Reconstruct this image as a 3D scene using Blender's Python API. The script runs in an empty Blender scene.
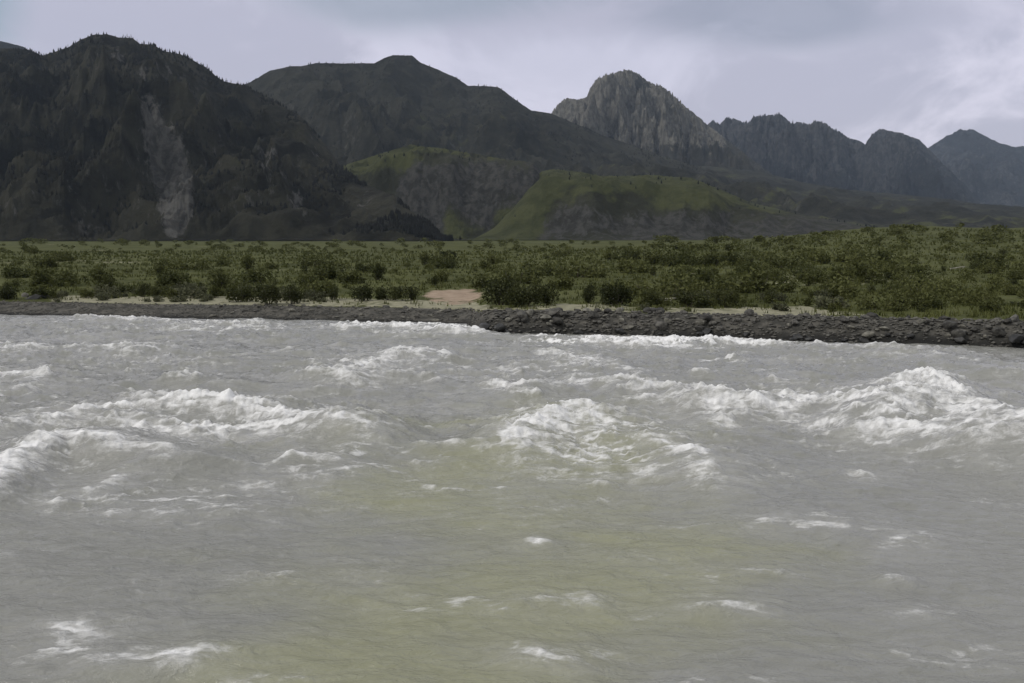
import bpy, math, random
import numpy as np

# ------------------------------------------------------------------ camera
R = math.radians
H = 6.5                       # eye height above the water, metres
PITCH = math.atan((341.5 - 235.0) / 1000.0)
SP, CP = math.sin(PITCH), math.cos(PITCH)
scene = bpy.context.scene
C = scene.collection
cam_d = bpy.data.cameras.new('camera')
cam = bpy.data.objects.new('camera', cam_d)
C.objects.link(cam)
cam_d.sensor_width = 36.0
cam_d.lens = 36.0 * 1000.0 / 1024.0
cam_d.clip_start = 0.1
cam_d.clip_end = 60000.0
cam.location = (0, 0, H)
cam.rotation_euler = (math.pi / 2 - PITCH, 0, 0)
scene.camera = cam

# ------------------------------------------------------------------ light
SUN_EL, SUN_AZ = R(50), R(-108)      # azimuth from +Y towards +X: the sun is high on the left, a little behind the camera
world = bpy.data.worlds.new('World')
scene.world = world
world.use_nodes = True
sun_d = bpy.data.lights.new('sun', 'SUN')
sun_d.energy = 1.5
sun_d.angle = R(14)
sun_d.color = (1.0, 0.96, 0.90)
sun = bpy.data.objects.new('sun', sun_d)
C.objects.link(sun)
sun.rotation_euler = (math.pi / 2 - SUN_EL, 0, math.pi - SUN_AZ)
scene.view_settings.view_transform = 'Standard'
scene.view_settings.look = 'None'
scene.view_settings.gamma = 1.0
scene.view_settings.exposure = 0.15
scene.cycles.use_denoising = True
scene.cycles.max_bounces = 6
scene.cycles.volume_bounces = 0


class NT:
    """small helper that writes node trees"""
    def __init__(self, tree):
        self.t = tree

    def n(self, kind, **kw):
        nd = self.t.nodes.new(kind)
        for k, v in kw.items():
            setattr(nd, k, v)
        return nd

    def link(self, a, b):
        self.t.links.new(a, b)

    def put(self, sock, v):
        if isinstance(v, bpy.types.NodeSocket):
            self.link(v, sock)
        else:
            sock.default_value = v

    def math(self, op, a, b=0.0, c=None, clamp=False):
        nd = self.n('ShaderNodeMath', operation=op, use_clamp=clamp)
        self.put(nd.inputs[0], a)
        self.put(nd.inputs[1], b)
        if c is not None:
            self.put(nd.inputs[2], c)
        return nd.outputs[0]

    def vmath(self, op, a, b):
        nd = self.n('ShaderNodeVectorMath', operation=op)
        self.put(nd.inputs[0], a)
        self.put(nd.inputs[1], b)
        return nd.outputs[0]

    def ss(self, x, lo, hi):
        nd = self.n('ShaderNodeMapRange', interpolation_type='SMOOTHSTEP')
        self.put(nd.inputs['Value'], x)
        nd.inputs['From Min'].default_value = lo
        nd.inputs['From Max'].default_value = hi
        return nd.outputs[0]

    def mix(self, f, a, b):
        nd = self.n('ShaderNodeMix', data_type='RGBA')
        self.put(nd.inputs[0], f)
        for s, v in ((nd.inputs[6], a), (nd.inputs[7], b)):
            if isinstance(v, tuple):
                v = (*v, 1.0) if len(v) == 3 else v
            self.put(s, v)
        return nd.outputs[2]

    def noise(self, vec, scale, detail=4.0, rough=0.55, dist=0.0):
        nd = self.n('ShaderNodeTexNoise')
        self.put(nd.inputs['Vector'], vec)
        nd.inputs['Scale'].default_value = scale
        nd.inputs['Detail'].default_value = detail
        nd.inputs['Roughness'].default_value = rough
        nd.inputs['Distortion'].default_value = dist
        return nd.outputs['Fac']

    def attr(self, name):
        nd = self.n('ShaderNodeAttribute', attribute_name=name)
        return nd.outputs['Fac']


def build_world():
    w = NT(world.node_tree)
    world.node_tree.nodes.clear()
    out = w.n('ShaderNodeOutputWorld')
    bg = w.n('ShaderNodeBackground')
    bg.inputs['Strength'].default_value = 0.1
    sky = w.n('ShaderNodeTexSky', sky_type='NISHITA', sun_disc=False)
    sky.sun_elevation = SUN_EL
    sky.sun_rotation = SUN_AZ
    tc = w.n('ShaderNodeTexCoord')
    d = tc.outputs['Generated']
    sep = w.n('ShaderNodeSeparateXYZ')
    w.link(d, sep.inputs[0])
    # cloud deck: the direction projected onto a high flat layer
    zz = w.math('ADD', w.math('MAXIMUM', sep.outputs['Z'], 0.0), 0.42)
    px = w.math('DIVIDE', sep.outputs['X'], zz)
    py = w.math('DIVIDE', sep.outputs['Y'], zz)
    cb = w.n('ShaderNodeCombineXYZ')
    w.link(px, cb.inputs[0]); w.link(py, cb.inputs[1])
    cb.inputs[2].default_value = 3.7
    v = cb.outputs[0]
    n1 = w.noise(v, 3.0, 9.0, 0.60, 0.6)
    n2 = w.noise(w.vmath('ADD', v, (11.3, 4.1, 7.0)), 1.1, 3.0, 0.5)
    dark = w.ss(w.math('ADD', w.math('MULTIPLY', n1, 0.75), w.math('MULTIPLY', n2, 0.25)), 0.41, 0.57)
    low = w.math('MULTIPLY', w.math('SUBTRACT', 1.0, w.ss(sep.outputs['Z'], 0.25, 0.6)), w.ss(sep.outputs['Y'], -0.2, 0.4))
    col = w.mix(dark, w.mix(low, (6.6, 6.5, 6.4), (8.4, 7.9, 9.1)), w.mix(low, (5.2, 5.2, 5.2), (5.5, 5.25, 6.3)))
    # thicker, darker bands of cloud overhead of the left and the middle; lighter over the pass
    def blob(az, el, ra, re, soft):
        u = w.math('SUBTRACT', w.math('DIVIDE', sep.outputs['X'], w.math('MAXIMUM', sep.outputs['Y'], 0.05)), az)
        e = w.math('SUBTRACT', w.math('DIVIDE', sep.outputs['Z'], w.math('MAXIMUM', sep.outputs['Y'], 0.05)), el)
        wob = w.math('MULTIPLY', w.math('SUBTRACT', n1, 0.5), soft)
        r = w.math('SQRT', w.math('ADD', w.math('POWER', w.math('ABSOLUTE', w.math('DIVIDE', u, ra)), 2.0),
                                  w.math('POWER', w.math('ABSOLUTE', w.math('DIVIDE', e, re)), 2.0)))
        return w.math('SUBTRACT', 1.0, w.ss(w.math('ADD', r, wob), 0.35, 1.15))
    front = w.ss(sep.outputs['Y'], 0.0, 0.2)
    for az, el, ra, re, c, k in (
            (-0.07, 0.232, 0.20, 0.042, (3.5, 3.8, 4.5), 0.85),
            (-0.52, 0.225, 0.07, 0.06, (3.0, 3.9, 4.5), 0.8),
            (0.25, 0.215, 0.21, 0.045, (3.3, 3.4, 4.2), 0.85),
            (0.05, 0.165, 0.20, 0.05, (7.6, 7.3, 8.6), 0.7)):
        f = w.math('MULTIPLY', w.math('MULTIPLY', blob(az, el, ra, re, 2.4), front), k)
        col = w.mix(f, col, c)
    # a little clear sky leaks through the deck
    col = w.mix(0.12, col, sky.outputs[0])
    w.link(col, bg.inputs['Color'])
    w.link(bg.outputs[0], out.inputs['Surface'])


build_world()


# ------------------------------------------------------------------ maths
def uv(px, py):
    """slopes X/Y and Z/Y of the sight line through a photo point"""
    px = np.asarray(px, float); py = np.asarray(py, float)
    a = 341.5 - py
    Y = a * SP + 1000.0 * CP
    return (px - 512.0) / Y, (a * CP - 1000.0 * SP) / Y


def at(px, py, z=0.0):
    u, v = uv(px, py)
    Y = (z - H) / v
    return u * Y, Y


def project(x, y, z):
    dz = z - H
    dep = y * CP - dz * SP
    dep = np.where(np.abs(dep) < 1e-3, 1e-3, dep)
    return 512.0 + 1000.0 * x / dep, 341.5 - 1000.0 * (y * SP + dz * CP) / dep


def sstep(x, a, b):
    t = np.clip((np.asarray(x, float) - a) / (b - a), 0, 1)
    return t * t * (3 - 2 * t)


def perlin(x, y, seed=0):
    x = np.asarray(x, float); y = np.asarray(y, float)
    xi = np.floor(x).astype(np.int64); yi = np.floor(y).astype(np.int64)
    xf = x - xi; yf = y - yi

    def g(ix, iy):
        h = (ix * 374761393 + iy * 668265263 + seed * 974634533) & 0xFFFFFFFF
        h = ((h ^ (h >> 13)) * 1274126177) & 0xFFFFFFFF
        h = h ^ (h >> 16)
        a = (h & 0xFFFF) * (2 * math.pi / 65536.0)
        return np.cos(a), np.sin(a)
    u = xf * xf * xf * (xf * (xf * 6 - 15) + 10)
    v = yf * yf * yf * (yf * (yf * 6 - 15) + 10)
    gx, gy = g(xi, yi); a = gx * xf + gy * yf
    gx, gy = g(xi + 1, yi); b = gx * (xf - 1) + gy * yf
    gx, gy = g(xi, yi + 1); c = gx * xf + gy * (yf - 1)
    gx, gy = g(xi + 1, yi + 1); d = gx * (xf - 1) + gy * (yf - 1)
    return (a + u * (b - a) + v * (c - a + u * (a - b - c + d))) * 1.45


def fbm(x, y, oct=5, seed=0, gain=0.5):
    s = 0; a = 1.0; tot = 0
    for i in range(oct):
        s = s + a * perlin(x * 2 ** i + 17.3 * i, y * 2 ** i - 9.1 * i, seed + i)
        tot += a; a *= gain
    return s / tot


def ridged(x, y, oct=5, seed=0, gain=0.55):
    s = 0; a = 1.0; tot = 0; w = 1.0
    for i in range(oct):
        n = 1 - np.abs(perlin(x * 2 ** i + 5.7 * i, y * 2 ** i + 3.3 * i, seed + i))
        n = n * n
        s = s + a * n * w
        w = np.clip(n * 1.3, 0, 1)
        tot += a; a *= gain
    return s / tot


def in_poly(px, py, poly):
    r = np.zeros(px.shape, bool)
    n = len(poly)
    for i in range(n):
        x0, y0 = poly[i]; x1, y1 = poly[(i + 1) % n]
        if y0 == y1:
            continue
        c = ((y0 > py) != (y1 > py)) & (px < (x1 - x0) * (py - y0) / (y1 - y0) + x0)
        r ^= c
    return r


def smooth(a, k):
    if k <= 0:
        return a
    r = int(k * 3)
    g = np.exp(-0.5 * (np.arange(-r, r + 1) / k) ** 2); g /= g.sum()
    return np.convolve(np.pad(a, r, mode='edge'), g, mode='valid')


# ------------------------------------------------------------------ mesh helpers
def raw_mesh(name, verts, faces_flat, nper, mat, smooth_shade=True, attrs=None):
    me = bpy.data.meshes.new(name)
    verts = np.asarray(verts, np.float32).reshape(-1, 3)
    f = np.asarray(faces_flat, np.int32).ravel()
    nf = len(f) // nper
    me.vertices.add(len(verts)); me.vertices.foreach_set('co', verts.ravel())
    me.loops.add(len(f)); me.loops.foreach_set('vertex_index', f)
    me.polygons.add(nf)
    me.polygons.foreach_set('loop_start', np.arange(nf, dtype=np.int32) * nper)
    me.polygons.foreach_set('use_smooth', np.full(nf, smooth_shade, bool))
    for k, v in (attrs or {}).items():
        a = me.attributes.new(k, 'FLOAT', 'POINT')
        a.data.foreach_set('value', np.asarray(v, np.float32).ravel())
    me.update(calc_edges=True)
    me.materials.append(mat)
    return me


def link(name, me, parent=None, loc=None):
    o = bpy.data.objects.new(name, me)
    C.objects.link(o)
    if parent is not None:
        o.parent = parent
    if loc is not None:
        o.location = loc
    return o


def grid_mesh(name, X, Y, Z, mat, attrs=None):
    nv, nu = X.shape
    idx = np.arange(nv * nu).reshape(nv, nu)
    f = np.stack([idx[:-1, :-1], idx[:-1, 1:], idx[1:, 1:], idx[1:, :-1]], -1)
    return raw_mesh(name, np.stack([X, Y, Z], -1), f, 4, mat, True, attrs)


def structure(o):
    o['kind'] = 'structure'
    return o


def stuff(o):
    o['kind'] = 'stuff'
    return o


def tag(o, label, cat, group=None):
    o['label'] = label
    o['category'] = cat
    if group:
        o['group'] = group
    return o


def thing(name, loc, label, cat, group=None, rz=0.0, s=1.0):
    o = bpy.data.objects.new(name, None)
    C.objects.link(o)
    o.empty_display_size = 0.2
    o.location = loc
    o.rotation_euler = (0, 0, rz)
    o.scale = (s, s, s)
    return tag(o, label, cat, group)


def copy_thing(o, loc, rz, s, label, group=None):
    c = o.copy(); C.objects.link(c)
    c.location = loc; c.rotation_euler = (0, 0, rz); c.scale = s if isinstance(s, tuple) else (s, s, s)
    c['label'] = label
    if group:
        c['group'] = group
    elif 'group' in c:
        del c['group']
    for ch in list(o.children):
        k = ch.copy(); C.objects.link(k); k.parent = c
    return c


# ------------------------------------------------------------------ materials
def material(name):
    m = bpy.data.materials.new(name)
    m.use_nodes = True
    m.node_tree.nodes.clear()
    t = NT(m.node_tree)
    out = t.n('ShaderNodeOutputMaterial')
    b = t.n('ShaderNodeBsdfPrincipled')
    t.link(b.outputs[0], out.inputs['Surface'])
    return m, t, b, out


def obj_coord(t):
    return t.n('ShaderNodeNewGeometry').outputs['Position']


def mat_mountain(name, wood, wood2, rock, rock2, grass, grass2, sc=1.0, bump=1.0):
    m, t, b, out = material(name)
    p = obj_coord(t)
    n = t.noise(p, 0.02 * sc, 8.0, 0.62)
    mp = t.n('ShaderNodeMapping')
    t.link(p, mp.inputs['Vector'])
    mp.inputs['Scale'].default_value = (1.0, 0.8, 0.6)
    n2 = t.noise(mp.outputs[0], 0.075 * sc, 6.0, 0.68, 0.4)
    n3 = t.noise(p, 0.006 * sc, 5.0, 0.55)
    cw = t.mix(t.ss(t.math('ADD', t.math('MULTIPLY', n, 0.6), t.math('MULTIPLY', n3, 0.4)), 0.41, 0.59), wood, wood2)
    cr = t.mix(t.ss(n2, 0.41, 0.60), rock, rock2)
    cg = t.mix(t.ss(n, 0.36, 0.62), grass, grass2)
    gr = t.ss(t.math('ADD', t.attr('grass'), t.math('ADD', t.math('MULTIPLY', t.math('SUBTRACT', n, 0.5), 1.9), t.math('MULTIPLY', t.math('SUBTRACT', n3, 0.5), 1.2))), 0.36, 0.68)
    rk = t.ss(t.math('ADD', t.attr('rock'), t.math('ADD', t.math('MULTIPLY', t.math('SUBTRACT', n2, 0.5), 1.5), t.math('MULTIPLY', t.math('SUBTRACT', n3, 0.5), 1.2))), 0.42, 0.76)
    col = t.mix(gr, cw, cg)
    col = t.mix(rk, col, cr)
    t.link(col, b.inputs['Base Color'])
    b.inputs['Roughness'].default_value = 0.95
    b.inputs['Specular IOR Level'].default_value = 0.1
    bp = t.n('ShaderNodeBump')
    bp.inputs['Strength'].default_value = 0.9 * bump
    bp.inputs['Distance'].default_value = 14.0 / sc
    t.link(t.math('ADD', n, t.math('MULTIPLY', n2, 0.35)), bp.inputs['Height'])
    t.link(bp.outputs[0], b.inputs['Normal'])
    return m


def mat_plain(name, c1, c2, scale, rough=0.9, spec=0.2, objvar=0.0, bump=0.0, bdist=0.05, lo=0.38, hi=0.62):
    m, t, b, out = material(name)
    tc = t.n('ShaderNodeTexCoord')
    n = t.noise(tc.outputs['Object'], scale, 5.0, 0.6)
    col = t.mix(t.ss(n, lo, hi), c1, c2)
    if objvar:
        oi = t.n('ShaderNodeObjectInfo')
        hs = t.n('ShaderNodeHueSaturation')
        t.link(t.math('ADD', 1.0 - objvar, t.math('MULTIPLY', oi.outputs['Random'], 2 * objvar)), hs.inputs['Value'])
        t.link(col, hs.inputs['Color'])
        col = hs.outputs[0]
    t.link(col, b.inputs['Base Color'])
    b.inputs['Roughness'].default_value = rough
    b.inputs['Specular IOR Level'].default_value = spec
    if bump:
        bp = t.n('ShaderNodeBump')
        bp.inputs['Strength'].default_value = bump
        bp.inputs['Distance'].default_value = bdist
        t.link(n, bp.inputs['Height'])
        t.link(bp.outputs[0], b.inputs['Normal'])
    return m


def mat_leaf(name, c1, c2):
    m, t, b, out = material(name)
    tc = t.n('ShaderNodeTexCoord')
    n = t.noise(tc.outputs['Object'], 2.2, 3.0, 0.6)
    oi = t.n('ShaderNodeObjectInfo')
    f = t.math('ADD', t.math('MULTIPLY', n, 0.8), t.math('MULTIPLY', oi.outputs['Random'], 0.35))
    col = t.mix(t.ss(f, 0.35, 0.8), c1, c2)
    t.link(col, b.inputs['Base Color'])
    b.inputs['Roughness'].default_value = 0.75
    b.inputs['Specular IOR Level'].default_value = 0.2
    tr = t.n('ShaderNodeBsdfTranslucent')
    t.link(col, tr.inputs['Color'])
    mx = t.n('ShaderNodeMixShader'); mx.inputs[0].default_value = 0.25
    t.link(b.outputs[0], mx.inputs[1]); t.link(tr.outputs[0], mx.inputs[2])
    t.link(mx.outputs[0], out.inputs['Surface'])
    return m


def mat_ground():
    m, t, b, out = material('meadow_ground')
    p = obj_coord(t)
    n = t.noise(p, 0.09, 6.0, 0.6)
    nf = t.noise(p, 1.3, 5.0, 0.65)
    n0 = t.noise(p, 0.018, 4.0, 0.55)
    g = t.mix(t.ss(n, 0.40, 0.60), (0.044, 0.051, 0.013), (0.080, 0.088, 0.027))
    g = t.mix(t.math('MULTIPLY', t.ss(nf, 0.45, 0.72), 0.6), g, (0.115, 0.115, 0.058))
    g = t.mix(t.math('MULTIPLY', t.ss(n0, 0.50, 0.66), 0.6), g, (0.085, 0.092, 0.036))
    grav = t.mix(t.ss(nf, 0.38, 0.64), (0.050, 0.049, 0.044), (0.112, 0.106, 0.093))
    sand = t.mix(t.ss(nf, 0.35, 0.65), (0.19, 0.185, 0.125), (0.31, 0.295, 0.21))
    pink = t.mix(t.ss(nf, 0.35, 0.65), (0.27, 0.205, 0.15), (0.36, 0.28, 0.21))
    nj = t.math('MULTIPLY', t.math('SUBTRACT', nf, 0.5), 1.1)
    nk = t.math('MULTIPLY', t.math('SUBTRACT', n, 0.5), 0.9)
    col = t.mix(t.ss(t.math('ADD', t.math('ADD', t.attr('sand'), nj), nk), 0.40, 0.66), g, sand)
    col = t.mix(t.ss(t.math('ADD', t.attr('pink'), t.math('MULTIPLY', nj, 0.8)), 0.30, 0.75), col, pink)
    grav = t.mix(t.attr('wet'), grav, (0.022, 0.022, 0.021))
    col = t.mix(t.ss(t.math('ADD', t.attr('gravel'), t.math('MULTIPLY', nj, 0.6)), 0.40, 0.60), col, grav)
    t.link(col, b.inputs['Base Color'])
    b.inputs['Roughness'].default_value = 0.95
    b.inputs['Specular IOR Level'].default_value = 0.12
    bp = t.n('ShaderNodeBump')
    bp.inputs['Strength'].default_value = 0.8
    bp.inputs['Distance'].default_value = 0.25
    t.link(nf, bp.inputs['Height'])
    t.link(bp.outputs[0], b.inputs['Normal'])
    return m


def mat_water():
    m, t, b, out = material('silty_river_water')
    p = obj_coord(t)
    mp = t.n('ShaderNodeMapping')
    t.link(p, mp.inputs['Vector'])
    mp.inputs['Scale'].default_value = (0.62, 1.0, 1.0)
    q = mp.outputs[0]
    foam = t.attr('foam'); aer = t.attr('aer'); olive = t.attr('olive')
    n1 = t.noise(q, 1.6, 7.0, 0.68, 0.9)
    n2 = t.noise(q, 6.5, 5.0, 0.70, 0.5)
    n3 = t.noise(q, 0.28, 4.0, 0.55)
    nn = t.math('ADD', t.math('MULTIPLY', n1, 0.62), t.math('MULTIPLY', n2, 0.38))
    n4 = t.noise(q, 20.0, 4.0, 0.7, 0.4)
    nn = t.math('ADD', t.math('MULTIPLY', nn, 0.8), t.math('MULTIPLY', n4, 0.2))
    ff = t.ss(t.math('ADD', foam, t.math('MULTIPLY', t.math('SUBTRACT', nn, 0.5), 2.5)), 0.20, 1.10)
    ol = t.ss(t.math('ADD', olive, t.math('MULTIPLY', t.math('SUBTRACT', n3, 0.5), 2.0)), 0.15, 1.05)
    wat = t.mix(ol, (0.238, 0.240, 0.218), (0.262, 0.265, 0.176))
    milky = t.mix(t.ss(n1, 0.4, 0.7), (0.36, 0.355, 0.335), (0.58, 0.575, 0.555))
    wat = t.mix(t.math('MULTIPLY', aer, 0.75), wat, milky)
    col = t.mix(ff, wat, (0.88, 0.88, 0.88))
    t.link(col, b.inputs['Base Color'])
    t.link(t.math('ADD', 0.11, t.math('MULTIPLY', ff, 0.7)), b.inputs['Roughness'])
    b.inputs['IOR'].default_value = 1.33
    t.link(t.math('SUBTRACT', 0.5, t.math('MULTIPLY', ff, 0.42)), b.inputs['Specular IOR Level'])
    f1 = t.noise(q, 3.2, 6.0, 0.62, 0.6)
    bp = t.n('ShaderNodeBump')
    bp.inputs['Strength'].default_value = 0.6
    bp.inputs['Distance'].default_value = 0.16
    f2 = t.noise(q, 11.0, 3.0, 0.6, 0.3)
    f1 = t.math('ADD', f1, t.math('MULTIPLY', f2, 0.22))
    t.link(t.math('ADD', f1, t.math('MULTIPLY', t.math('MULTIPLY', n2, ff), 0.8)), bp.inputs['Height'])
    t.link(bp.outputs[0], b.inputs['Normal'])
    return m


# ------------------------------------------------------------------ the far bank and the valley floor
SHORE = [(-250, 313), (0, 314), (100, 316.5), (240, 318.5), (340, 320.5), (440, 323), (468, 324), (478, 330), (490, 332.5),
         (520, 333.5), (600, 334.5), (660, 335.5), (740, 338.5), (800, 340.5), (900, 343), (1000, 346), (1024, 347), (1300, 352)]
_s = np.array(SHORE, float)
_sx, _sy = at(_s[:, 0], _s[:, 1], 0.0)


def shore_y(x):
    return np.interp(x, _sx, _sy)


def rocky(x):               # 0 on the low left bank, 1 on the boulder bank at the right
    return sstep(x, -4.0, -1.0)


def ground_z(x, y):
    x = np.asarray(x, float); y = np.asarray(y, float)
    wob = 0.5 * fbm(x / 5.0, x * 0 + 3.3, 3, 71) + 0.12 * rocky(x) * fbm(x / 0.8, x * 0, 2, 72)
    d = y - shore_y(x) - wob
    top = 0.85 + 0.45 * rocky(x)
    w = 5.0 - 2.9 * rocky(x)
    z = np.where(d < 0, np.maximum(0.25 * d, -1.6), top * sstep(d, -0.3, w) ** 0.8)
    dd = np.maximum(d - w * 0.6, 0)
    und = fbm(x / 14.0, y / 14.0, 4, 5)
    z = z + sstep(dd, 0, 8) * (0.32 * und + 0.12 * fbm(x / 2.5, y / 2.5, 3, 9))
    z = z + 0.35 * sstep(dd, 0, 60)
    u = x / np.maximum(y, 30.0)
    # the meadow climbs into a scrubby slope on the right
    z = z + sstep(u, 0.17, 0.42) * (7.6 * sstep(y, 80, 420) + 1.0 * fbm(x / 45.0, y / 60.0, 3, 15) * sstep(dd, 5, 70))
    z = z + 1.5 * sstep(u, 0.02, 0.2) * sstep(y, 80, 300) * (1 - sstep(u, 0.3, 0.5))
    z = z * (1 - 0.75 * sstep(y, 520, 1000))
    # bank the photographer stands on
    z = np.where(y < 13, np.maximum(-1.6, 4.9 - 0.545 * np.maximum(y, 0) + 0.15 * fbm(x / 2, y / 2, 3, 6)), z)
    return z


def hit(px, py):
    """where a photo point's sight line first meets the far bank"""
    u, v = uv(px, py)
    y = np.arange(52.0, 900.0, 0.12)
    x = u * y
    below = np.where(H + v * y <= np.maximum(ground_z(x, y), 0.0))[0]
    i = below[0] if len(below) else len(y) - 1
    return float(x[i]), float(y[i])


def cover_masks(X, Y):
    px, py = project(X, Y, ground_z(X, Y))
    d = Y - shore_y(X)
    gw = 4.0 - 1.6 * rocky(X)
    prof = np.interp(px, [-100, 0, 40, 60, 190, 215, 335, 360, 400, 430, 480, 500, 555, 565, 610, 640, 680, 730, 760, 800, 830, 900, 1024],
                     [0.1, 0.1, 0.2, 0.8, 0.85, 0.9, 0.85, 0.6, 0.7, 0.9, 0.75, 0.35, 0.5, 0.8, 0.65, 0.4, 0.65, 0.75, 0.9, 0.9, 0.6, 0.2, 0.15])
    wdt = np.interp(px, [0, 200, 420, 480, 600, 740, 800, 830, 1024], [12, 11, 12, 10, 11, 10, 15, 9, 4])
    sand = prof * sstep(d, gw - 0.6, gw + 0.3) * (1 - sstep(d, gw + wdt * 0.5, gw + wdt))
    e = ((px - 455 + 14 * fbm(X / 3.0, Y / 5.0, 3, 35)) / 29.0) ** 2 + ((py - 295.5 + 6 * fbm(X / 2.5, Y / 5.0, 3, 36)) / 7.0) ** 2
    pink = np.where(Y > 60, 1 - sstep(e, 0.2, 1.7), 0)
    return sand, pink


def build_ground():
    ys = list(np.arange(-40, 50, 1.5))
    y = 50.0
    while y < 10500:
        ys.append(y)
        y += 0.3 if y < 110 else max(0.3, (y - 75) ** 1.3 * 0.0036 + 0.05 if y < 600 else y * 0.02)
    ys = np.array(ys)
    us = np.linspace(-0.95, 0.95, 900)
    U, Y = np.meshgrid(us, ys)
    X = U * (Y + 55.0)
    Z = ground_z(X, Y)
    px, py = project(X, Y, Z)
    d = Y - shore_y(X)
    rk = rocky(X)
    gw = 4.0 - 1.6 * rk
    gravel = (1 - sstep(d, gw - 1.2, gw + 0.9))
    gravel = np.where(Y < 50, 1.0, gravel)
    # pale sandy strip along the top of the bank
    sand, pink = cover_masks(X, Y)
    # paler tracks of dry grass across the meadow
    sand = sand + 0.42 * sstep(fbm(X / 60.0, Y / 26.0, 4, 33), 0.12, 0.42) * sstep(d, 12, 30)
    structure(link('ground', grid_mesh('ground', X, Y, Z, mat_ground(), dict(gravel=gravel, sand=sand, pink=pink, wet=1 - sstep(d, 0.1, 0.9)))))


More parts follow.
